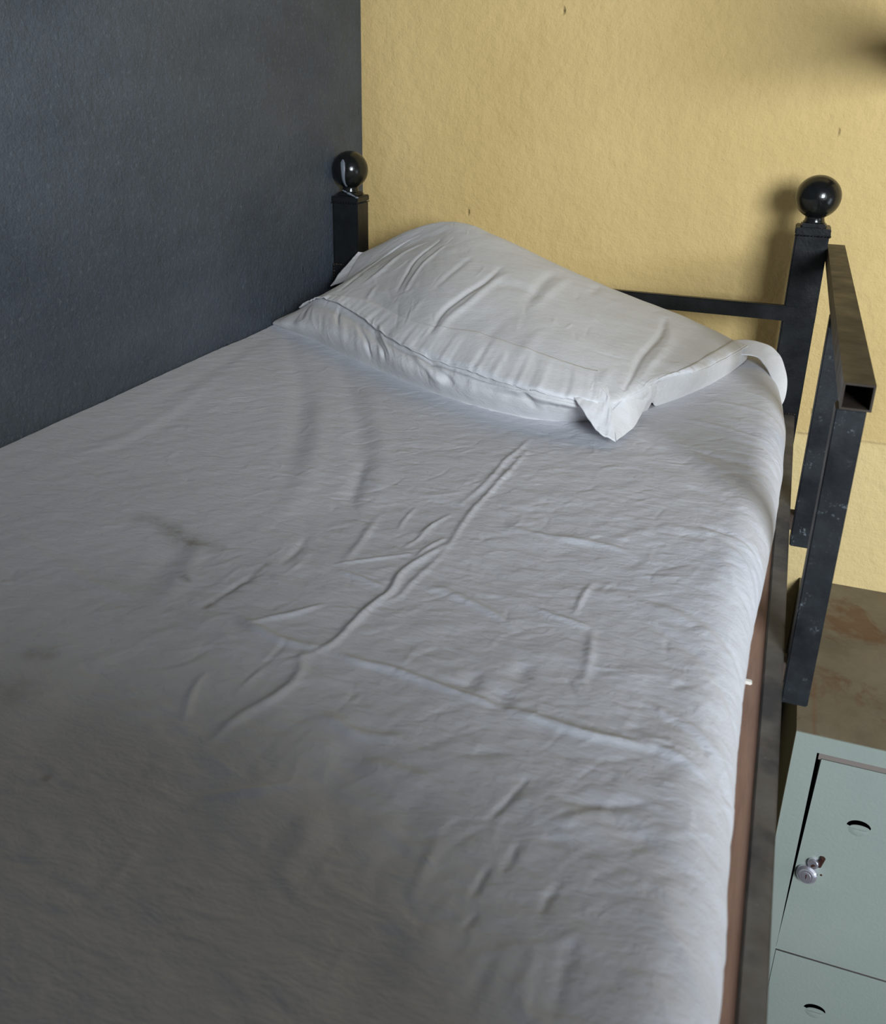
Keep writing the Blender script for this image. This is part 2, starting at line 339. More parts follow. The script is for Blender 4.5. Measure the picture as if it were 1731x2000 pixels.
SHEET_CREASES = [
    ([(0.6493, -0.8559), (0.6458, -0.9101), (0.6405, -0.9614), (0.6395, -1.0219), (0.6284, -1.0959)], 0.00372, 0.0021),
    ([(0.6588, -0.9046), (0.6546, -1.0015), (0.6473, -1.0959), (0.6474, -1.1437), (0.6501, -1.1937), (0.6503, -1.2208)], 0.00372, 0.0024),
    ([(0.6468, -1.203), (0.6355, -1.2381), (0.6261, -1.2802), (0.6304, -1.3175), (0.624, -1.3545), (0.621, -1.3946), (0.6176, -1.4303), (0.6028, -1.4541)], 0.00372, 0.0036),
    ([(0.6515, -1.2241), (0.6437, -1.2957), (0.6418, -1.3236), (0.6288, -1.3496)], 0.00372, 0.0018),
    ([(0.6163, -1.1536), (0.6139, -1.1965), (0.6072, -1.2256)], 0.00248, 0.0018),
    ([(0.6259, -1.1276), (0.6159, -1.161), (0.6105, -1.1911)], 0.00248, 0.0018),
    ([(0.5801, -1.1237), (0.5808, -1.161), (0.5843, -1.188)], 0.00248, 0.0015),
    ([(0.6405, -1.1856), (0.6301, -1.2226), (0.6276, -1.2437)], 0.00248, 0.0018),
    ([(0.5819, -1.3674), (0.5637, -1.3907), (0.5456, -1.4077), (0.5301, -1.4234)], 0.0031, 0.0027),
    ([(0.5183, -1.4176), (0.5668, -1.4355), (0.5992, -1.4376), (0.6184, -1.4299)], 0.00434, 0.0024),
    ([(0.6198, -1.4346), (0.6515, -1.4423), (0.6828, -1.4413), (0.7196, -1.4465), (0.7629, -1.4536), (0.7894, -1.4548)], 0.00372, 0.003),
    ([(0.7966, -1.457), (0.8331, -1.4608), (0.8627, -1.4652), (0.9057, -1.4613)], 0.00434, 0.0036),
    ([(0.9052, -1.4577), (0.9292, -1.4641), (0.9512, -1.4738)], 0.00372, 0.0024),
    ([(0.661, -1.2943), (0.714, -1.3071), (0.7662, -1.3347)], 0.00496, 0.0024),
    ([(0.77, -1.2929), (0.7982, -1.3016), (0.8317, -1.3094)], 0.00372, 0.0024),
    ([(0.8155, -1.223), (0.8119, -1.2562), (0.8117, -1.2902)], 0.0031, 0.0018),
    ([(0.8339, -1.3151), (0.8408, -1.3604), (0.8431, -1.4008)], 0.00434, 0.0018),
    ([(0.5778, -1.4364), (0.5763, -1.4705), (0.5729, -1.5015)], 0.0031, -0.0021),
    ([(0.5758, -1.4469), (0.576, -1.4788), (0.5769, -1.5137)], 0.00372, 0.0018),
    ([(0.6018, -1.4503), (0.613, -1.4825), (0.6088, -1.5144), (0.5958, -1.5424), (0.5887, -1.5792)], 0.00496, 0.003),
    ([(0.535, -1.5031), (0.5413, -1.5315), (0.5547, -1.562)], 0.00372, 0.0018),
    ([(0.5535, -1.292), (0.5879, -1.2648), (0.6222, -1.236)], 0.00248, 0.0018),
    ([(0.5633, -1.301), (0.5892, -1.3065), (0.625, -1.3154)], 0.0031, 0.0018),
    ([(0.1912, -1.3625), (0.2872, -1.3953), (0.3541, -1.4149), (0.4066, -1.4172)], 0.0085, 0.0018),
    ([(0.4621, -1.0072), (0.4815, -1.0736), (0.4975, -1.1261), (0.5158, -1.1579)], 0.0085, -0.0027),
    ([(0.0574, -0.4909), (0.2203, -0.743), (0.3243, -0.9377), (0.4052, -1.1228)], 0.017, -0.00273375),
    ([(0.2763, -0.778), (0.3672, -0.9644), (0.4303, -1.1293), (0.4438, -1.2172)], 0.0187, 0.00243),
    ([(0.2117, -0.5795), (0.3577, -0.825), (0.4481, -0.9932), (0.4955, -1.1188)], 0.0153, -0.00212625),
    ([(0.3485, -0.7467), (0.4506, -0.9291), (0.5121, -1.0783), (0.5313, -1.1813)], 0.017, 0.00243),
    ([(0.0302, -0.5032), (0.0608, -0.7497), (0.0777, -0.9708)], 0.0187, -0.0013365),
    ([(0.059, -0.6102), (0.1071, -0.8513), (0.1237, -1.0675), (0.0967, -1.1982)], 0.0153, 0.0013365),
    ([(0.0764, -0.6752), (0.1391, -0.9932), (0.1393, -1.1618)], 0.0153, -0.0010935),
    ([(0.3912, -1.2941), (0.4102, -1.3369), (0.4241, -1.3888), (0.4243, -1.4307)], 0.0119, 0.0018),
    ([(0.3776, -1.3127), (0.3895, -1.3573), (0.3911, -1.4021)], 0.017, -0.00225),
    ([(0.8292, -1.529), (0.823, -1.5535), (0.8145, -1.5781)], 0.002232, -0.0018),
    ([(0.8404, -1.5897), (0.8393, -1.6046), (0.8382, -1.6188)], 0.002976, -0.0015),
    ([(0.828, -1.6177), (0.8267, -1.63), (0.825, -1.6479)], 0.002232, -0.0018),
    ([(0.8316, -1.6578), (0.8279, -1.6712)], 0.002232, -0.0015),
    ([(0.8745, -1.6137), (0.8703, -1.6305), (0.869, -1.6434)], 0.002604, -0.0015),
    ([(0.8557, -1.5424), (0.8878, -1.5364), (0.9168, -1.5241)], 0.004464, -0.0018),
    ([(0.8295, -1.5443), (0.8631, -1.5582), (0.8963, -1.5427)], 0.017, 0.0027),
    ([(0.8545, -1.5818), (0.8718, -1.58)], 0.004464, -0.0015),
    ([(0.615, -1.6295), (0.6464, -1.6139), (0.6783, -1.5914)], 0.00372, 0.003),
    ([(0.6906, -1.6093), (0.7025, -1.6343), (0.7054, -1.6656), (0.7042, -1.6795)], 0.0119, 0.0027),
    ([(0.6242, -1.5207), (0.6131, -1.5657), (0.6031, -1.6068)], 0.017, 0.0018),
    ([(0.6667, -1.5316), (0.654, -1.5749), (0.6436, -1.6561)], 0.0255, 0.00225),
    ([(0.6992, -1.5052), (0.6982, -1.5514), (0.6884, -1.6075)], 0.017, -0.0018),
    ([(0.7526, -1.4169), (0.7545, -1.4435)], 0.0085, -0.00225),
    ([(0.7899, -1.418), (0.7901, -1.3856)], 0.0085, -0.00225),
    ([(0.7787, -1.4339), (0.7905, -1.4587)], 0.0102, -0.0027),
    ([(0.8968, -1.4577), (0.9281, -1.4551), (0.9609, -1.4788)], 0.0102, 0.0018),
    ([(0.9343, -1.275), (0.8933, -1.2525), (0.843, -1.2521)], 0.0102, 0.00135),
    ([(0.9474, -1.131), (0.9279, -1.0883), (0.8691, -1.0714), (0.8103, -1.1363)], 0.0085, 0.001125),
    ([(0.9563, -1.1851), (0.9432, -1.1448), (0.9136, -1.1136)], 0.00496, 0.0018),
    ([(0.7046, -1.1388), (0.7528, -1.1397), (0.8108, -1.1387), (0.841, -1.1495)], 0.00496, 0.0018),
    ([(0.7043, -1.5552), (0.7303, -1.5571), (0.7626, -1.5562)], 0.0085, 0.0018),
    ([(0.661, -1.5202), (0.6918, -1.5283), (0.7278, -1.5208)], 0.00496, 0.0024),
    ([(0.7632, -1.5784), (0.7643, -1.6192), (0.7653, -1.6559)], 0.0119, -0.0018),
    ([(0.7887, -1.5845), (0.7885, -1.6147), (0.7896, -1.6636)], 0.004464, 0.0012),
    ([(0.8732, -1.6672), (0.8729, -1.6892), (0.8769, -1.7145)], 0.004464, 0.0012),
    ([(0.8925, -1.6561), (0.8915, -1.6785), (0.8928, -1.7085)], 0.004464, -0.0012),
    ([(0.8496, -1.6837), (0.8474, -1.7059), (0.8458, -1.728)], 0.004464, -0.0012),
    ([(0.7994, -1.6879), (0.7892, -1.7105), (0.7771, -1.7526)], 0.017, -0.00225),
    ([(0.8158, -1.6699), (0.809, -1.6956), (0.8012, -1.7235)], 0.0136, 0.0018),
    ([(0.9108, -1.5209), (0.9409, -1.5306), (0.9601, -1.5483)], 0.004464, 0.0009),
    ([(0.9055, -1.5928), (0.9257, -1.594), (0.9533, -1.6089)], 0.004464, 0.0009),
    ([(0.8017, -0.7345), (0.8939, -0.8457), (0.9469, -0.9484)], 0.0119, 0.00135),
    ([(0.7419, -0.7832), (0.8369, -0.8297), (0.9278, -0.9398)], 0.0102, -0.0009),
    ([(0.4661, -1.4801), (0.4635, -1.5471), (0.4656, -1.6105), (0.4635, -1.6613)], 0.0255, -0.0018),
    ([(0.6161, -1.6133), (0.6131, -1.6826), (0.6019, -1.7441)], 0.0255, -0.0018),
    ([(0.4935, -1.3269), (0.4809, -1.3659), (0.4743, -1.4106)], 0.00372, -0.0018),
    ([(0.4947, -1.2384), (0.5015, -1.275), (0.5029, -1.3113)], 0.00496, -0.0018),
    ([(0.5478, -1.1598), (0.558, -1.2391), (0.5625, -1.2871)], 0.00496, 0.0018),
]
SHEET_STAINS = [
    ([(0.302, -1.2783), (0.3179, -1.2761), (0.3374, -1.2822), (0.368, -1.2969), (0.3916, -1.3044), (0.4186, -1.3011)], 0.01, 0.396),
    ([(0.3607, -1.2932), (0.3844, -1.3035)], 0.02, 0.288),
    ([(0.4889, -1.3146), (0.4873, -1.3317), (0.4856, -1.364), (0.4775, -1.3887), (0.4753, -1.4122)], 0.0035, 0.576),
    ([(0.4219, -1.3697), (0.4305, -1.3752)], 0.004, 0.504),
    ([(0.3771, -1.5312), (0.3879, -1.5269)], 0.01, 0.432),
    ([(0.3948, -1.5894), (0.4014, -1.5793)], 0.02, 0.288),
    ([(0.523, -1.4253), (0.5324, -1.4272)], 0.006, 0.36),
    ([(0.5324, -1.0733), (0.5336, -1.0728)], 0.002, 0.648),
    ([(0.9318, -0.8318), (0.9332, -0.8331)], 0.002, 0.576),
    ([(0.7985, -1.4082), (0.8014, -1.4071)], 0.002, 0.576),
    ([(0.4979, -1.6537), (0.4993, -1.6543)], 0.003, 0.576),
    ([(0.3485, -0.7467), (0.4607, -0.9248), (0.5298, -1.0535)], 0.03, 0.1152),
    ([(0.3106, -0.871), (0.3977, -1.0536)], 0.03, 0.1152),
    ([(0.8569, -1.3992), (0.906, -1.3479)], 0.05, 0.072),
    ([(0.4467, -1.3686), (0.3448, -1.3986), (0.4578, -1.437)], 0.05, 0.1296),
]
PILLOW_CONTROL = [[(0.005, -0.45, 0.14), (0.01, -0.452, 0.152), (0.04, -0.4, 0.168), (0.062, -0.345, 0.182), (0.085, -0.295, 0.204), (0.075, -0.175, 0.248), (0.05, -0.15, 0.2)],
     [(0.14, -0.52, 0.138), (0.132, -0.526, 0.178), (0.105, -0.425, 0.204), (0.135, -0.34, 0.232), (0.17, -0.26, 0.264), (0.2, -0.185, 0.31), (0.2, -0.15, 0.24)],
     [(0.264, -0.604, 0.138), (0.258, -0.606, 0.184), (0.21, -0.492, 0.207), (0.25, -0.38, 0.265), (0.28, -0.28, 0.305), (0.3, -0.195, 0.333), (0.3, -0.155, 0.25)],
     [(0.393, -0.68, 0.138), (0.39, -0.695, 0.178), (0.369, -0.644, 0.2), (0.375, -0.52, 0.262), (0.385, -0.36, 0.306), (0.39, -0.21, 0.317), (0.39, -0.155, 0.24)],
     [(0.503, -0.734, 0.138), (0.507, -0.752, 0.175), (0.5, -0.722, 0.2), (0.5, -0.58, 0.253), (0.505, -0.4, 0.287), (0.515, -0.22, 0.273), (0.51, -0.16, 0.21)],
     [(0.62, -0.765, 0.138), (0.627, -0.785, 0.172), (0.63, -0.787, 0.197), (0.612, -0.62, 0.24), (0.62, -0.42, 0.254), (0.64, -0.23, 0.234), (0.64, -0.165, 0.18)],
     [(0.7, -0.752, 0.138), (0.718, -0.775, 0.165), (0.735, -0.785, 0.186), (0.705, -0.64, 0.222), (0.72, -0.45, 0.228), (0.737, -0.25, 0.212), (0.73, -0.175, 0.16)],
     [(0.762, -0.7, 0.138), (0.78, -0.705, 0.165), (0.782, -0.71, 0.19), (0.79, -0.6, 0.204), (0.81, -0.43, 0.202), (0.823, -0.27, 0.19), (0.82, -0.2, 0.155)],
     [(0.785, -0.665, 0.138), (0.797, -0.665, 0.165), (0.802, -0.655, 0.186), (0.842, -0.59, 0.188), (0.874, -0.48, 0.184), (0.903, -0.33, 0.17), (0.9, -0.24, 0.148)],
     [(0.784, -0.655, 0.138), (0.79, -0.645, 0.147), (0.8, -0.63, 0.138), (0.835, -0.56, 0.138), (0.876, -0.46, 0.138), (0.915, -0.33, 0.146), (0.91, -0.26, 0.143)]]
PILLOW_FOLDS = [
    ([(3.15, 3.867), (3.05, 3.367), (3.0, 3.067)], 0.008, -0.0021),
    ([(2.2, 4.0), (2.15, 3.367), (2.25, 2.967), (2.4, 2.633)], 0.0056, -0.0036),
    ([(2.45, 3.9), (2.4, 3.333), (2.45, 2.967), (2.55, 2.667)], 0.0064, 0.0024),
    ([(3.7, 3.867), (3.65, 3.467), (3.5, 3.1), (3.35, 2.7), (3.35, 2.333)], 0.0056, -0.0042),
    ([(3.85, 3.767), (3.75, 3.4), (3.65, 3.0), (3.5, 2.667), (3.45, 2.333)], 0.008, 0.0036),
    ([(1.5, 4.333), (1.2, 4.233), (1.0, 3.833), (1.1, 3.033), (1.3, 2.3)], 0.0064, -0.0042),
    ([(1.85, 3.967), (1.65, 3.6), (1.65, 3.0), (1.65, 2.533)], 0.008, 0.003),
    ([(6.4, 4.467), (6.6, 3.8), (6.65, 3.133), (6.6, 2.533), (6.45, 2.2)], 0.0064, -0.0048),
    ([(6.65, 4.133), (6.85, 3.6), (6.9, 3.033), (6.85, 2.433)], 0.0096, 0.003),
    ([(4.35, 4.333), (4.4, 3.8), (4.45, 3.3)], 0.0096, -0.0036),
    ([(4.55, 4.367), (4.6, 3.833), (4.6, 3.333)], 0.0096, 0.0024),
    ([(4.95, 4.667), (5.05, 4.2)], 0.008, -0.0024),
    ([(1.95, 2.533), (2.1, 2.2)], 0.0064, 0.0018),
    ([(6.15, 2.633), (5.95, 2.267)], 0.0096, 0.0018),
    ([(3.7, 3.367), (4.2, 3.6), (4.75, 3.567)], 0.016, -0.0018),
    ([(4.35, 3.0), (4.2, 2.633), (4.15, 2.367)], 0.012, -0.0018),
    ([(4.9, 3.0), (4.8, 2.6), (4.75, 2.3)], 0.012, 0.0018),
    ([(1.65, 1.733), (1.6, 1.267)], 0.006, -0.004),
    ([(2.1, 1.533), (2.25, 1.167), (2.3, 0.433)], 0.006, -0.004),
    ([(2.4, 1.7), (2.55, 1.333), (2.6, 0.767)], 0.006, -0.005),
    ([(2.55, 1.9), (2.75, 1.133)], 0.005, 0.004),
    ([(3.4, 1.867), (3.65, 1.3), (3.9, 0.733)], 0.007, -0.005),
    ([(3.15, 1.867), (3.4, 1.267), (3.65, 0.767)], 0.007, 0.004),
    ([(4.8, 1.833), (4.95, 1.3), (5.15, 0.7)], 0.007, -0.004),
    ([(4.2, 1.667), (4.7, 1.567)], 0.006, -0.003),
    ([(0.65, 1.633), (0.75, 1.067)], 0.006, -0.003),
]

# ------------------------------------------------------------------ the room
X1, YF, ZC = 3.6, -3.4, 1.9
struct(obj('wall_left', box(nb(), -0.15, 0, YF - 0.15, 0.15, -Z0, ZC), M['slate']))
struct(obj('wall_back', box(nb(), 0, X1 + 0.15, 0, 0.15, -Z0, ZC), M['yellow']))
struct(obj('floor', box(nb(), -0.15, X1 + 0.15, YF - 0.15, 0.15, -Z0 - 0.1, -Z0), M['floor']))
struct(obj('ceiling', box(nb(), -0.15, X1 + 0.15, YF - 0.15, 0.15, ZC, ZC + 0.1), M['white_plaster']))
WX0, WX1, WZ0, WZ1 = 1.75, 2.95, 0.55, 1.65          # daylight window, behind the camera
bm = nb()
box(bm, 0, WX0, YF - 0.15, YF, -Z0, ZC); box(bm, WX1, X1, YF - 0.15, YF, -Z0, ZC)
box(bm, WX0, WX1, YF - 0.15, YF, -Z0, WZ0); box(bm, WX0, WX1, YF - 0.15, YF, WZ1, ZC)
struct(obj('wall_front', bm, M['cream']))
DY0, DY1 = -2.0, -1.05                                # open doorway in the right-hand wall
bm = nb()
box(bm, X1, X1 + 0.15, YF, DY0, -Z0, ZC); box(bm, X1, X1 + 0.15, DY1, 0, -Z0, ZC)
box(bm, X1, X1 + 0.15, DY0, DY1, 0.6, ZC)
struct(obj('wall_right', bm, M['cream']))
bm = nb()
for a in (0.0, 1.0):
    xx = WX0 + a * (WX1 - WX0 - 0.04); box(bm, xx, xx + 0.04, YF - 0.10, YF - 0.05, WZ0, WZ1)
    zz = WZ0 + a * (WZ1 - WZ0 - 0.04); box(bm, WX0 + 0.04, WX1 - 0.04, YF - 0.10, YF - 0.05, zz, zz + 0.04)
struct(obj('window_1', bm, M['steel']))
bm = nb()
box(bm, X1, X1 + 0.15, DY0, DY0 + 0.05, -Z0, 0.6); box(bm, X1, X1 + 0.15, DY1 - 0.05, DY1, -Z0, 0.6)
box(bm, X1, X1 + 0.15, DY0 + 0.05, DY1 - 0.05, 0.55, 0.6)
struct(obj('door_1', bm, M['steel']))

# ------------------------------------------------------------------ bunk bed of square steel tube
PX0, PX1, PY, H = 0.034, 0.9969, -0.1398, 0.030
FY = -1.99                                            # foot posts, behind the camera
bed = thing('bunk_bed', 'black-painted steel bunk bed with ball-topped corner posts in the corner of the room', 'bunk bed', ((PX0 + PX1) / 2, (PY + FY) / 2, 0))
ZT = 0.3665

def tube(bm, x0, x1, y0, y1, z0, z1): return box(bm, x0, x1, y0, y1, z0, z1)

def weld_beads(bm, pts, r=0.003, seed=1):
    rnd = random.Random(seed)
    for a, b in pts:
        a, b = Vector(a), Vector(b); n_ = max(3, int((b - a).length / 0.0055))
        for k in range(n_ + 1):
            p = a.lerp(b, k / n_)
            rr = r * rnd.uniform(0.6, 1.15)
            bmesh.ops.create_icosphere(bm, subdivisions=1, radius=rr, matrix=Matrix.Translation((p.x, p.y, p.z + Z0)) @ Matrix.Diagonal((1.2, 1, 0.8, 1)))

def post(px, py, full_label=None, ball_label=None, drip=False, sq=1.0, seed=1):
    p = obj('post', tube(nb(), px - H, px + H, py - H, py + H, -Z0, ZT - 0.013), M['black'], bed, bevel=0.003, smooth=False)
    if full_label: p['label'] = full_label
    bm = nb(); box(bm, px - H - 0.0015, px + H + 0.0015, py - H - 0.0015, py + H + 0.0015, ZT - 0.013, ZT)
    bmesh.ops.bevel(bm, geom=bm.edges[:], offset=0.002, segments=2, affect='EDGES')
    b2 = nb(); box(b2, px - 0.023, px + 0.023, py - 0.023, py + 0.023, ZT - 0.001, ZT + 0.007)
    bmesh.ops.bevel(b2, geom=b2.edges[:], offset=0.003, segments=2, affect='EDGES')
    t = bpy.data.meshes.new('t'); b2.to_mesh(t); b2.free(); bm.from_mesh(t); bpy.data.meshes.remove(t)
    weld_beads(bm, [((px - H, py - H - 0.001, ZT - 0.0145), (px + H, py - H - 0.001, ZT - 0.0145)), ((px + H + 0.001, py - H, ZT - 0.0145), (px + H + 0.001, py + H, ZT - 0.0145))], 0.0022, seed)
    obj('post_cap', bm, M['black'], p)
    zb, r = 0.4204, 0.0395
    prof = [(0.019, ZT + 0.005), (0.0185, ZT + 0.010), (0.017, ZT + 0.0155)]
    n_ = 22; a0 = math.asin(0.017 / r)
    for k in range(n_ + 1):
        a = -math.pi / 2 + a0 + (math.pi - a0 - 0.02) * k / n_
        prof.append((r * math.cos(a) * sq, zb + r * math.sin(a)))
    f = obj('ball_finial', lathe(nb(), px, py, prof, 48), M['ball'], bed, smooth=True)
    if ball_label: f['label'] = ball_label
    if drip:      # run of wall paint down the ball and over the cap
        bm = nb()
        rows = []
        for k in range(30):
            s_ = k / 29; el = 0.62 - 1.62 * s_
            wdt = (0.0052 * min(1.0, s_ * 7 + 0.25) * (1 - 0.62 * min(1, s_ * 1.15)) + 0.0009) / (r * max(0.4, math.cos(el)))
            az = math.radians(-92.5) + 0.12 * s_ + 0.05 * math.sin(5 * s_)
            row = []
            for q in range(7):
                e = (q - 3) / 3; rad = r + 0.0011 * (1 - e * e) - 0.0002
                a = az + e * wdt
                row.append(bm.verts.new((px + rad * math.cos(el) * math.cos(a), py + rad * math.cos(el) * math.sin(a), zb + rad * math.sin(el) + Z0)))
            rows.append(row)
        for a_, b_ in zip(rows, rows[1:]):
            for q in range(6): bm.faces.new((a_[q], a_[q + 1], b_[q + 1], b_[q]))
        rnd = random.Random(4)
        for k in range(16):
            t_ = k / 15
            q = Vector((px - 0.008 + 0.036 * t_, py - 0.020 - 0.008 * t_, ZT + 0.011 - 0.012 * t_))
            bmesh.ops.create_icosphere(bm, subdivisions=1, radius=rnd.uniform(0.002, 0.0048), matrix=Matrix.Translation((q.x, q.y, q.z + Z0)) @ Matrix.Diagonal((1.1, 0.8, 0.6, 1)))
        obj('paint_drip', bm, M['drip'], f, smooth=True)['label'] = 'grey run of wall paint down the ball'
    return p

post(PX0, PY, 'left head post, partly behind the pillow', 'left ball finial with a grey paint run', drip=True, seed=2)
post(PX1, PY, 'right head post behind the guard rail', 'right plain ball finial', sq=1.04, seed=3)
post(PX0, FY, seed=4); post(PX1, FY, seed=5)

# head and foot rails (front face a little proud of the posts), side rails, plywood deck
hr = obj('head_rail', tube(nb(), PX0 - H, PX1 + H, -0.1748, -0.1598, 0.1885, 0.2178), M['black'], bed, bevel=0.002)
hr['label'] = 'black cross rail of the headboard'
obj('head_rail', tube(nb(), PX0 + H, PX1 - H, -0.160, -0.125, -0.04, 0.0), M['black'], bed, bevel=0.002)
obj('foot_rail', tube(nb(), PX0 - H, PX1 + H, FY - 0.035, FY - 0.02, 0.1885, 0.2178), M['black'], bed, bevel=0.002)
obj('foot_rail', tube(nb(), PX0 + H, PX1 - H, FY - 0.018, FY + 0.018, -0.04, 0.0), M['black'], bed, bevel=0.002)
RI, RO = 0.9988, 1.0200
y0r, y1r = FY + H, PY - H
r_ = obj('side_rail', tube(nb(), RI, RO, y0r, y1r, -0.045, 0.0), M['rail'], bed, bevel=0.0018)
r_['label'] = 'worn grey-brown side rail beside the mattress'
obj('side_rail', tube(nb(), 0.006, 0.028, y0r, y1r, -0.045, 0.0), M['rail'], bed, bevel=0.0018)
obj('bed_board', box(nb(), 0.029, RI - 0.0005, y0r, y1r, -0.022, -0.004), M['ply'], bed)['label'] = 'brown painted plywood deck under the mattress'
bm = nb()
weld_beads(bm, [((PX1 - H + 0.002, PY - H - 0.001, 0.002), (PX1 + H - 0.008, PY - H - 0.001, 0.002))], 0.0026, 7)
obj('weld_seam', bm, M['weld'], bed)
bm = nb()
weld_beads(bm, [((PX0 - H + 0.004, -0.1755, 0.2185), (PX0 + H, -0.1755, 0.2185)), ((PX0 - H + 0.003, -0.1755, 0.19), (PX0 - H + 0.003, -0.1755, 0.216))], 0.0022, 8)
obj('weld_seam', bm, M['weld'], bed)
bm = nb(); box(bm, 0.9780, 0.9880, -1.133, -1.126, -0.0038, 0.0000)
obj('paint_chip', bm, M['chalk'], bed, bevel=0.001)['label'] = 'white chip lying on the plywood deck'
# lower bunk rails, so that the frame stands by itself
for xa, xb in ((0.006, 0.028), (RI, RO)):
    obj('lower_side_rail', tube(nb(), xa, xb, y0r, y1r, -1.12, -1.07), M['rail'], bed, bevel=0.0018)

# welded-on guard rail: open-ended box tube on two drop posts
def box_tube_y(x0, x1, y0, y1, z0, z1, t, dz=0.0):
    """square tube along y, hollow and open at both ends; dz tilts the far end"""
    bm = nb(); R4 = []
    for (y, d) in ((y0, 0.0), (y1, dz)):
        for i in (0, t):
            R4.append([bm.verts.new((x, y, z + d + Z0)) for x, z in ((x0 + i, z0 + i), (x1 - i, z0 + i), (x1 - i, z1 - i), (x0 + i, z1 - i))])
    for k in range(4):
        j = (k + 1) % 4
        bm.faces.new((R4[0][k], R4[0][j], R4[2][j], R4[2][k])); bm.faces.new((R4[1][k], R4[3][k], R4[3][j], R4[1][j]))
        bm.faces.new((R4[0][k], R4[1][k], R4[1][j], R4[0][j])); bm.faces.new((R4[2][k], R4[2][j], R4[3][j], R4[3][k]))
    return bm
GX0, GX1, GZ1, GZ0 = 1.0281, 1.0593, 0.3368, 0.3080
g = obj('guard_rail', box_tube_y(GX0, GX1, -1.068, -0.108, GZ0, GZ1, 0.0022, -0.006), M['brown'], bed, bevel=0.0)
g['label'] = 'worn brown-black guard rail with an open near end'
p1 = obj('guard_post', tube(nb(), GX0 - 0.003, GX1 - 0.004, -1.067, -1.037, -0.062, GZ0), M['scuffed'], g, bevel=0.0015)
p1['label'] = 'near guard post, scuffed black'
p2 = obj('guard_post', tube(nb(), GX0 - 0.001, GX1 - 0.001, -0.640, -0.610, -0.062, GZ0 - 0.001), M['scuffed'], g, bevel=0.0015)
p2['label'] = 'far guard post nearer the wall'
bm = nb()
bm.free()
for yy in (-1.052, -0.625):
    obj('weld_lug', box(nb(), RO - 0.001, GX0 + 0.001, yy - 0.012, yy + 0.012, -0.036, -0.010), M['weld'], g, bevel=0.001)

# ------------------------------------------------------------------ mattress and bed sheet
def edge_x(y):
    return np.interp(y, [-2.2, -1.75, -1.61, -1.50, -1.39, -1.28, -1.18, -1.05, -0.93, -0.76, -0.56, -0.45, -0.30, -0.17], XE)
mt = nb(); box(mt, 0.03, 0.955, -1.92, -0.20, -0.004, 0.125)
mo = obj('mattress', mt, M['ticking'], None, bevel=0.03, seg=4, smooth=True)
mo['label'] = 'foam mattress hidden under the white sheet on the upper bunk'; mo['category'] = 'mattress'

rng = np.random.RandomState(7)
def value_noise(X, Y, sx, sy, seed, rot=0.0):
    c, s = math.cos(rot), math.sin(rot)
    u = (X * c + Y * s) / sx + 50; v = (-X * s + Y * c) / sy + 50
    tab = np.random.RandomState(seed).rand(256, 256)
    i, j = np.floor(u).astype(int), np.floor(v).astype(int); f, g_ = u - i, v - j
    f = f * f * (3 - 2 * f); g_ = g_ * g_ * (3 - 2 * g_)
    t = lambda a, b: tab[(i + a) % 256, (j + b) % 256]
    return (t(0, 0) * (1 - f) + t(1, 0) * f) * (1 - g_) + (t(0, 1) * (1 - f) + t(1, 1) * f) * g_ - 0.5

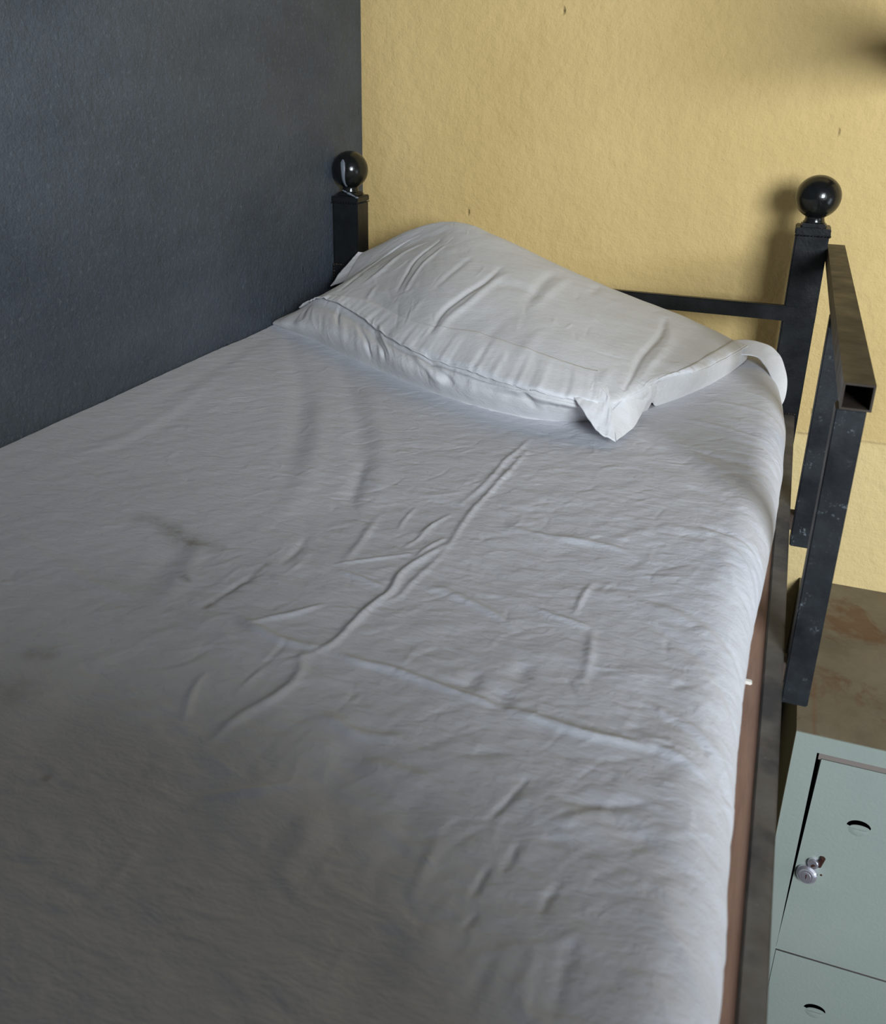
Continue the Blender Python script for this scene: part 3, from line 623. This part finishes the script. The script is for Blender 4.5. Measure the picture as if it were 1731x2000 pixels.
def build_sheet():
    # cross-section: across the top, round the right-hand edge, down and a little under
    NF, NR, ND = 500, 64, 26
    ys = np.concatenate([np.linspace(-1.95, -1.80, 30)[:-1], np.linspace(-1.80, -0.165, 840)])
    xe = edge_x(ys)[:, None]
    rx, rz, zt = 0.050, 0.055, 0.142
    tf = np.linspace(0, 1, NF)[None, :-1]
    xf = 0.003 + (xe - rx - 0.003) * tf; ef = np.ones_like(xf) * zt
    an = np.linspace(0, math.pi / 2, NR)[None, :-1]
    xr = xe - rx + rx * np.sin(an) ** 0.92; zr = zt - rz + rz * np.cos(an) ** 0.92 + 0 * xe
    td = np.linspace(0, 1, ND)[None, :]
    xd = xe - 0.012 * td ** 1.6 + 0 * td; zd = (zt - rz) * (1 - td) + 0.0 * xe
    Xg = np.concatenate([xf, xr, xd], 1); Zg = np.concatenate([ef, zr, zd], 1); Yg = np.repeat(ys[:, None], Xg.shape[1], 1)
    # head and foot ends drop down as well
    k = np.clip((ys + 1.95) / 0.05, 0, 1); e1 = np.sqrt(1 - (1 - k) ** 2)
    k = np.clip((-0.165 - ys) / 0.05, 0, 1); e2 = np.sqrt(1 - (1 - k) ** 2)
    Zg = Zg * (e1 * e2)[:, None]
    arc = np.concatenate([xf, xe - rx + an * 0.053, xe - rx + 0.083 + td * 0.087], 1)     # surface coordinate across
    wgt = np.concatenate([np.ones(NF - 1), np.linspace(1, 0.45, NR)[:-1], np.linspace(0.45, 0.15, ND)])[None, :] * (e1 * e2)[:, None]
    X, Y = arc, Yg
    Hh = crease_field(X, Y, SHEET_CREASES) * CREASE_GAIN
    # many small crumples, denser towards the near right-hand half
    small = []
    rr = random.Random(11)
    while len(small) < 1100:
        x, y = rr.uniform(0.15, 1.05), rr.uniform(-1.75, -0.5)
        dens = 0.25 + 0.75 * min(1, max(0, (x - 0.35) / 0.3)) * min(1, max(0, (-0.7 - y) / 0.35))
        if rr.random() > dens: continue
        a = rr.gauss(0.15, 0.5) if rr.random() < 0.72 else rr.gauss(1.2, 0.4)
        l = rr.uniform(0.006, 0.035); b = rr.gauss(0, 0.25)
        dx, dy = math.cos(a) * l, math.sin(a) * l
        nx, ny = -math.sin(a) * l * b, math.cos(a) * l * b
        small.append(([(x - dx, y - dy), (x + nx, y + ny), (x + dx, y + dy)], rr.uniform(0.0016, 0.0045), rr.choice((1, -1)) * rr.uniform(0.0002, 0.0007)))
    Hh += crease_field(X, Y, small, 0.7)
    # folds pulled over the right-hand edge
    edge = []
    for q in range(46):
        y = rr.uniform(-1.75, -0.55); x = rr.uniform(0.84, 0.93)
        s_ = rr.uniform(0.02, 0.10)
        edge.append(([(x, y + s_), (x + 0.06, y + 0.5 * s_), (x + 0.11, y - 0.2 * s_), (x + 0.17, y - s_)], rr.uniform(0.004, 0.010), rr.choice((1, -1)) * rr.uniform(0.0006, 0.0018)))
    Hh += crease_field(X, Y, edge, 0.6)
    amp = 0.35 + 0.65 * np.clip((X - 0.35) / 0.3, 0, 1) * np.clip((-0.65 - Y) / 0.4, 0, 1)
    Hh += amp * (0.0014 * value_noise(X, Y, 0.05, 0.028, 1, 0.3) + 0.0009 * value_noise(X, Y, 0.022, 0.012, 2, -0.2) + 0.0003 * value_noise(X, Y, 0.009, 0.006, 3, 0.1))
    Hh += 0.005 * value_noise(X, Y, 0.22, 0.16, 4, 0.4) + 0.0006 * value_noise(X, Y, 0.03, 0.012, 6, 0.9)
    # the sheet climbs a touch towards the wall and sags along the middle
    Hh += -0.003 * np.sin(np.clip(X, 0, 1) * math.pi)
    Gm = np.stack([Xg, Yg, Zg], -1)
    N = grid_normals(Gm); N *= np.sign(N[len(N) // 2, 10, 2])
    Gm = Gm + N * (Hh * wgt)[..., None]
    Gm[..., 0] = np.maximum(Gm[..., 0], 0.0025)
    soil = np.clip(crease_field(X, Y, SHEET_STAINS, 0.0), 0, 1)
    o = grid_mesh('bed_sheet', Gm, M['sheet'], None, soil=soil)
    o['label'] = 'crumpled white cotton sheet with faint brown stains stretched over the mattress'; o['category'] = 'sheet'
    return o
build_sheet()

# ------------------------------------------------------------------ pillow
PC = np.array(PILLOW_CONTROL)                          # (10 columns left to right, 7 rows front to back, xyz)
pl = thing('pillow', 'white pillow with hemmed case leaning on the headboard', 'pillow', (0.45, -0.45, 0.142 + Z0))
NU, NV = 560, 360
Uq = np.linspace(0, 9, NU); Vq = np.linspace(0, 6, NV)
A = catmull(PC, Uq)                                    # (NU, 7, 3)
Gp = np.moveaxis(catmull(np.moveaxis(A, 1, 0), Vq), 0, 1)   # (NU, NV, 3)
UU, VV = np.meshgrid(Uq, Vq, indexing='ij')
# metric surface coordinates, so that folds have widths in metres
ARCU = np.concatenate([[0], np.cumsum(np.linalg.norm(np.diff(Gp[:, NV // 2], axis=0), axis=1))])
LEN_U = ARCU / ARCU[-1] * 0.95
vmid = np.concatenate([[0], np.cumsum(np.linalg.norm(np.diff(Gp[NU // 2], axis=0), axis=1))])
SU = np.interp(UU, Uq, LEN_U); SV = np.interp(VV, Vq, vmid)
def to_metric(p): return [(float(np.interp(u, Uq, LEN_U)), float(np.interp(v, Vq, vmid))) for u, v in p]
folds = [(to_metric(p), w, h) for p, w, h in PILLOW_FOLDS]
Hp = crease_field(SU, SV, folds)
rr = random.Random(5)
sm = []
for k in range(150):
    u, v = rr.uniform(0.2, 8.8), rr.uniform(0.6, 4.8)
    x, y = to_metric([(u, v)])[0]
    a = rr.gauss(1.9, 0.5); l = rr.uniform(0.012, 0.045)
    if v < 2: a = rr.gauss(1.75, 0.35); l = rr.uniform(0.01, 0.02)
    sm.append(([(x - math.cos(a) * l, y - math.sin(a) * l), (x + rr.uniform(-.004, .004), y), (x + math.cos(a) * l, y + math.sin(a) * l)], rr.uniform(0.002, 0.006), rr.choice((1, -1)) * rr.uniform(0.0003, 0.0009)))
Hp += crease_field(SU, SV, sm, 0.7)
Hp += 0.003 * value_noise(SU, SV, 0.11, 0.07, 21, 0.5) + 0.0012 * value_noise(SU, SV, 0.035, 0.03, 22, 1.0) + 0.0004 * value_noise(SU, SV, 0.012, 0.012, 23)
# gathers on the front band under the hem
band = np.exp(-((VV - 1.05) / 0.55) ** 2)
Hp += band * (0.0045 * value_noise(SU, SV, 0.016, 0.30, 24, -0.25) + 0.003 * value_noise(SU, SV, 0.03, 0.3, 25, -0.3))
# the groove where hem meets band
Hp += -0.004 * np.exp(-((VV - 1.72) / 0.13) ** 2) * np.clip(UU - 0.4, 0, 1) * np.clip(8.6 - UU, 0, 1)
fade = np.clip(VV / 0.4, 0, 1) * np.clip((6 - VV) / 0.5, 0, 1) * np.clip(UU / 0.25, 0, 1) * np.clip((9 - UU) / 0.4, 0, 1)
Np = grid_normals(Gp); Np *= np.sign(Np[NU // 2, NV // 2, 2])
Gp2 = Gp + Np * (Hp * fade)[..., None]

# underside closes flat on the sheet
under = Gp2[:, ::-1][:, ::30].copy(); under[..., 2] = 0.134
full = np.concatenate([Gp2, under], 1)
case = grid_mesh('pillowcase', full, M['case'], pl, closed_v=True)

def surf(u, v, off=0.0):
    """points on the finished pillow surface"""
    i = np.clip(np.asarray(u) / 9 * (NU - 1), 0, NU - 1.001); j = np.clip(np.asarray(v) / 6 * (NV - 1), 0, NV - 1.001)
    i0, j0 = i.astype(int), j.astype(int); f, g_ = (i - i0)[..., None], (j - j0)[..., None]
    def S4(Q): return (Q[i0, j0] * (1 - f) + Q[i0 + 1, j0] * f) * (1 - g_) + (Q[i0, j0 + 1] * (1 - f) + Q[i0 + 1, j0 + 1] * f) * g_
    return S4(Gp2) + S4(Np) * off

def cloth_sheet(name, P, thick, parent, m, label=None):
    """thin cloth piece from a grid of points, given real thickness"""
    N = grid_normals(P)
    if N[N.shape[0] // 2, N.shape[1] // 2, 2] < 0: N = -N
    full_ = np.concatenate([P + N * thick / 2, (P - N * thick / 2)[:, ::-1]], 1)
    o = grid_mesh(name, full_, m, parent, closed_v=True)
    if label: o['label'] = label
    return o

# hem along the front: stitched band whose free edge casts the long dark line
def hem(u0, u1, v_in, v_out, n_, wav, seed, name, label=None, lift=0.004):
    us = np.linspace(u0, u1, n_); t = np.linspace(0, 1, 22)
    Ug, Tg = np.meshgrid(us, t, indexing='ij')
    vi = np.interp(Ug, [u0, u1], v_in) if not callable(v_in) else v_in(Ug)
    vo = np.interp(Ug, [u0, u1], v_out) if not callable(v_out) else v_out(Ug)
    Vg = vi + (vo - vi) * Tg
    rip = value_noise(Ug, Tg * 0, 0.16, 1, seed) + 0.6 * value_noise(Ug + Tg * 0.1, Tg * 0, 0.07, 1, seed + 1)
    off = 0.0018 * np.clip(Tg / 0.12, 0, 1) - 0.0014 * (Tg < 0.03) + (lift * Tg ** 1.5) + wav * rip * np.clip(Tg / 0.2, 0, 1) * (0.35 + 0.65 * Tg)
    off += 0.0011 * np.exp(-((Tg - 0.97) / 0.03) ** 2) - 0.0010 * np.exp(-((Tg - 0.10) / 0.05) ** 2) - 0.0009 * np.exp(-((Tg - 0.86) / 0.03) ** 2)
    P = surf(Ug, Vg) + np.stack([0 * off, -0.25 * off, off], -1)
    e = np.clip((Ug - u0) / 0.12, 0, 1) * np.clip((u1 - Ug) / 0.12, 0, 1)
    return cloth_sheet(name, P, 0.0016, pl, M['hem'], label)
hem(0.12, 5.95, lambda u: 2.05 + 0.55 * np.clip((u - 1.0) / 3.0, 0, 1) , lambda u: 1.86 - 0.18 * np.clip((u - 1) / 4, 0, 1), 620, 0.0042, 31, 'pillowcase_hem', 'stitched hem along the front of the case')
# hem along the right side, running back to the right post
Vg, Tg = np.meshgrid(np.linspace(1.75, 5.1, 260), np.linspace(0, 1, 22), indexing='ij')
rip = value_noise(Vg, Tg * 0, 0.22, 1, 43) + 0.6 * value_noise(Vg + 0.1 * Tg, Tg * 0, 0.09, 1, 44)
off = 0.0016 * np.clip(Tg / 0.12, 0, 1) - 0.0014 * (Tg < 0.03) + 0.005 * Tg ** 1.4 + 0.0035 * rip * np.clip(Tg / 0.2, 0, 1) - 0.0010 * np.exp(-((Tg - 0.86) / 0.03) ** 2)
P = surf(7.72 + 0.50 * Tg - 0.12 * np.clip((3.0 - Vg) / 1.2, 0, 1), Vg) + np.stack([0.45 * off, -0.45 * off, off], -1)
cloth_sheet('pillowcase_hem', P, 0.0016, pl, M['hem'], 'stitched hem along the right side of the case')

# corner flap hanging onto the sheet: two mitred hem strips
def ruled(rows, nu, nv, wave=0.0, seed=0, crown=0.0):
    rows = [np.asarray(r, float) for r in rows]
    Rr = [catmull(r, np.linspace(0, len(r) - 1, nu)) for r in rows]
    A_ = catmull(np.array(Rr), np.linspace(0, len(rows) - 1, nv))
    P = np.moveaxis(A_, 0, 1)
    u, v = np.meshgrid(np.linspace(0, 1, nu), np.linspace(0, 1, nv), indexing='ij')
    P[..., 2] += wave * value_noise(u, v, 0.14, 0.6, seed) + 0.5 * wave * value_noise(u, v, 0.06, 0.3, seed + 1) + crown * np.sin(np.pi * v)
    return P
FL = FLAP
cloth_sheet('corner_flap', ruled([FL['left_out'], FL['left_mid'], FL['left_in']], 70, 30, 0.003, 51), 0.0018, pl, M['hem'], 'pointed corner of the case lying on the sheet')
cloth_sheet('corner_flap', ruled([FL['right_out'], FL['right_mid'], FL['right_in']], 70, 30, 0.003, 55), 0.0018, pl, M['hem'], 'pointed corner of the case lying on the sheet')
top_l, top_r = FL['left_in'], FL['right_in'][::-1]
mid = [tuple((np.array(catmull(top_l, np.array([q]))[0]) + np.array(catmull(top_r, np.array([q * (len(top_r) - 1) / 3.0]))[0])) / 2 + np.array([0, 0, -0.007 * (1 - q / 3)])) for q in (0.0, 1.0, 2.0, 3.0)]
cloth_sheet('corner_flap', ruled([top_l, mid, top_r], 50, 30, 0.001, 58), 0.0018, pl, M['hem'], 'pointed corner of the case lying on the sheet')
# corner at the wall: small upright tab beside the left post
cloth_sheet('corner_flap', ruled(TAB, 40, 24, 0.002, 61), 0.0018, pl, M['hem'], 'small tab of the case by the left post')
# slack corner hanging over the mattress edge at the right post
cloth_sheet('corner_flap', ruled(DRAPE, 70, 30, 0.0015, 71), 0.0018, pl, M['hem'], 'slack corner of the case hanging over the mattress edge')

# ------------------------------------------------------------------ steel locker beside the bunk
LX0, LX1, LY, LZ = 1.0965, 1.74, -0.584, -0.4453
lk = thing('locker', 'grey-green steel locker with a rust-stained top standing beside the bunk', 'locker', LROOT)
FT = 0.012                                            # thickness of the front frame
bm = nb(); box(bm, LX0, LX1, LY + 0.0022, -0.001, LZ - 0.002, LZ + 0.0010)
obj('top', bm, M['rusttop'], lk, bevel=0.0)['label'] = 'brown rust-stained top of the locker'
bm = nb()
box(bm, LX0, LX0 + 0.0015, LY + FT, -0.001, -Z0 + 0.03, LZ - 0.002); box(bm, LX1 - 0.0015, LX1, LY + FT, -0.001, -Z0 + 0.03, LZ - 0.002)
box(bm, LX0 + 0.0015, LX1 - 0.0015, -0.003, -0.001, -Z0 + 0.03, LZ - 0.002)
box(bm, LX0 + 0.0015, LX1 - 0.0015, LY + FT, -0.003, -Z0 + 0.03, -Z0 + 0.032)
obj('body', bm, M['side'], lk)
bm = nb(); box(bm, LX0 + 0.02, LX1 - 0.02, LY + 0.06, LY + 0.062, -Z0 + 0.04, LZ - 0.01)  # near-black sheet: darkness behind the door openings put into its colour
obj('dark_backing', bm, M['dark'], lk)
# front frame with two door openings
OX0, OX1 = LX0 + 0.040, LX1 - 0.040
OZ = [(-0.4800, -0.9530), (-0.9585, -1.4350)]
bm = nb()
box(bm, LX0, OX0, LY, LY + FT, -Z0 + 0.03, LZ); box(bm, OX1, LX1, LY, LY + FT, -Z0 + 0.03, LZ)
box(bm, OX0, OX1, LY, LY + FT, OZ[0][0], LZ); box(bm, OX0, OX1, LY, LY + FT, -Z0 + 0.03, OZ[1][1])
box(bm, OX0, OX1, LY + 0.002, LY + FT, OZ[1][0], OZ[0][1])
obj('front_frame', bm, M['green'], lk)
for xx in (LX0 + 0.01, LX1 - 0.05):
    for yy in (LY + 0.02, -0.05): obj('foot_pad', box(nb(), xx, xx + 0.04, yy, yy + 0.03, -Z0, -Z0 + 0.032), M['dark'], lk)

def crescent(cx, cz, r, up=1.0, n_=18):
    out_, in_ = [], []
    for k in range(n_ + 1):
        a = math.radians(8 + 172 * k / n_)
        out_.append((cx + r * math.cos(a), cz + r * 0.74 * math.sin(a)))
    for k in range(n_ + 1):
        a = math.radians(172 - 156 * k / n_)
        in_.append((cx + 0.0025 + r * 0.84 * math.cos(a), cz - 0.003 + r * 0.36 * math.sin(a)))
    return out_ + in_

def plate_with_hole(name, outline, holes, y, thick, m, parent):
    cu = bpy.data.curves.new(name, 'CURVE'); cu.dimensions = '2D'; cu.fill_mode = 'BOTH'; cu.extrude = thick / 2
    for poly in [outline] + holes:
        sp_ = cu.splines.new('POLY'); sp_.points.add(len(poly) - 1); sp_.use_cyclic_u = True
        for p_, (a, b) in zip(sp_.points, poly): p_.co = (a, b, 0, 1)
    tmp = bpy.data.objects.new('tmp', cu); COL.objects.link(tmp)
    dg = bpy.context.evaluated_depsgraph_get(); dg.update()
    me = bpy.data.meshes.new_from_object(tmp.evaluated_get(dg))
    bpy.data.objects.remove(tmp); bpy.data.curves.remove(cu)
    me.name = name; rt = ROOTS[parent.name]
    for v in me.vertices: v.co = Vector((v.co.x, y + thick / 2 - v.co.z, v.co.y + Z0)) - rt
    me.materials.clear()
    bm_ = bmesh.new(); bm_.from_mesh(me); bmesh.ops.recalc_face_normals(bm_, faces=bm_.faces[:]); bm_.to_mesh(me); bm_.free()
    o = link(name, me, m, parent); ROOTS[o.name] = rt
    return o

def scoop(cx, cz, r, y):
    """pressed finger scoop under the crescent opening: a shallow dish standing a hair proud"""
    bm = nb(); rows = []
    for i in range(9):
        s_ = i / 8
        row = []
        for k in range(17):
            a = math.radians(180 + 180 * k / 16) if True else 0
            rad = r * (0.30 + 0.66 * s_)
            row.append(bm.verts.new((cx + rad * math.cos(a), y + 0.0006 - 0.0022 * math.sin(math.pi * (1 - s_) * 0.5) , cz - 0.004 + rad * 0.95 * math.sin(a) + Z0)))
        rows.append(row)
    for a_, b_ in zip(rows, rows[1:]):
        for k in range(16): bm.faces.new((a_[k], a_[k + 1], b_[k + 1], b_[k]))
    bm.faces.new(rows[0])
    return bm

for i, (zt_, zb_) in enumerate(OZ):
    if i == 0:
        outline = [(OX0 + 0.0092, zt_ - 0.0125), (OX1 - 0.002, zt_ - 0.0135), (OX1 - 0.002, zb_ + 0.001), (OX0 + 0.0006, zb_ + 0.001), (OX0 + 0.0006, zb_ + 0.028)]
        cup = (1.2290, -0.6195); lab = 'upper locker door with a chrome lock'
    else:
        outline = [(OX0 + 0.0012, zt_ - 0.0035), (OX1 - 0.002, zt_ - 0.0045), (OX1 - 0.002, zb_ + 0.002), (OX0 + 0.0012, zb_ + 0.002)]
        cup = (1.2290, -1.0880); lab = 'lower locker door'
    d = plate_with_hole('door', outline, [crescent(cup[0], cup[1], 0.0205)], LY + 0.0012, 0.0014, M['green'], lk)
    d['label'] = lab
    bm = nb(); box(bm, outline[0][0], outline[1][0], LY + 0.0028, LY + 0.020, outline[1][1] - 0.003, outline[1][1] - 0.0015)
    box(bm, outline[0][0], outline[0][0] + 0.0012, LY + 0.0028, LY + 0.020, zb_ + 0.002, outline[1][1] - 0.003)
    obj('folded_edge', bm, M['fold'], d)
    obj('finger_scoop', scoop(cup[0], cup[1], 0.0205, LY + 0.0012), M['green'], d, smooth=True)
    if i == 0:
        bm = nb(); box(bm, OX0 + 0.004, OX1, LY + 0.004, LY + 0.0055, zt_ - 0.016, zt_ + 0.001)
        obj('stop_strip', bm, M['fold'], lk)['label'] = 'bare strip showing above the upper door'
        lx, lz = 1.1625, -0.7500
        bm = nb()
        def cyl(bm, p0, p1, r0_, r1_, seg=28):
            p0, p1 = Vector(p0), Vector(p1); ax = (p1 - p0)
            mtx = Matrix.Translation((p0 + p1) / 2 + Vector((0, 0, Z0))) @ ax.to_track_quat('Z', 'Y').to_matrix().to_4x4()
            bmesh.ops.create_cone(bm, cap_ends=True, segments=seg, radius1=r0_, radius2=r1_, depth=ax.length, matrix=mtx)
        ax = Vector((-0.16, -1, 0.18)).normalized()
        c0 = Vector((lx, LY + 0.002, lz))
        cyl(bm, c0, c0 + ax * 0.012, 0.0190, 0.0182)
        cyl(bm, c0 + ax * 0.012, c0 + ax * 0.0155, 0.0182, 0.0145)
        cyl(bm, c0 + ax * 0.0155, c0 + ax * 0.0175, 0.0132, 0.0122)
        cyl(bm, c0 + ax * 0.0175, c0 + ax * 0.0185, 0.0085, 0.0080)
        # upper barrel and eye of the hasp
        c1 = c0 + Vector((0.007, 0.001, 0.027))
        cyl(bm, c1, c1 + ax * 0.010, 0.0105, 0.0100)
        cyl(bm, c1 + ax * 0.010, c1 + ax * 0.0115, 0.0088, 0.0075)
        lo = obj('lock', bm, M['chrome'], d, bevel=0.0)
        lo['label'] = 'chrome cylinder lock'
        bm = nb(); k0 = c0 + ax * 0.0186
        for sx in (0,):
            box(bm, k0.x - 0.0008, k0.x + 0.0008, k0.y - 0.0006, k0.y + 0.0006, k0.z - 0.0045, k0.z + 0.0045)
        cyl(bm, c1 + Vector((0.0095, -0.004, -0.004)), c1 + Vector((0.0135, -0.006, 0.018)), 0.0045, 0.0045, 12)
        cyl(bm, c1 + Vector((0.0, -0.0115, -0.002)), c1 + Vector((0.0, -0.0122, -0.002)), 0.0046, 0.0046, 16)
        cyl(bm, c0 + Vector((0.024, -0.0002, 0.001)), c0 + Vector((0.024, -0.0012, 0.001)), 0.0026, 0.0020, 10)
        obj('hasp_pin', bm, M['rust'], d)['label'] = 'dark rusty hasp pin'

# ------------------------------------------------------------------ unseen objects added to shade the corner
M['wood'] = mat('brown_wood', (0.16, 0.09, 0.05), 0.6, 0.3)
sh = thing('shadow_rod', 'unseen wooden rod added above the locker to shadow the yellow wall', 'rod', (RODX, -0.001, RODZ + Z0))  # added out of view for the soft band of shadow on the wall
bm = nb(); q0, q1 = Vector((RODX, -0.012, RODZ + 0.002)), Vector((RODX + 0.01, -0.95, RODZ + 0.20))
bmesh.ops.create_cone(bm, cap_ends=True, segments=24, radius1=0.042, radius2=0.036, depth=(q1 - q0).length, matrix=Matrix.Translation((q0 + q1) / 2 + Vector((0, 0, Z0))) @ (q1 - q0).to_track_quat('Z', 'Y').to_matrix().to_4x4())
obj('rod', bm, M['wood'], sh, smooth=False)
obj('wall_plate', box(nb(), RODX - 0.05, RODX + 0.05, -0.012, -0.0005, RODZ - 0.05, RODZ + 0.05), M['black'], sh, bevel=0.002)
blocker = thing('shade_block', 'tall dark wooden block added past the foot of the bunk to shade the sheet', 'shade_block', (BLX0 + 0.3, -2.44, 0))  # unseen block added to darken the near-left part of the sheet
obj('block_body', box(nb(), BLX0, BLX1, -2.70, -2.18, -Z0, BLZ), M['wood'], blocker, bevel=0.004)
for xa, xb in ((BLX0 + 0.01, (BLX0 + BLX1) / 2 - 0.002), ((BLX0 + BLX1) / 2 + 0.002, BLX1 - 0.01)):
    d = obj('door', box(nb(), xa, xb, -2.18, -2.165, -Z0 + 0.08, BLZ - 0.02), M['wood'], blocker, bevel=0.002)
    xm = xb - 0.03 if xa < BLX0 + 0.05 else xa + 0.02
    obj('handle', box(nb(), xm, xm + 0.01, -2.165, -2.145, -0.45, -0.33), M['steel'], d, bevel=0.002)
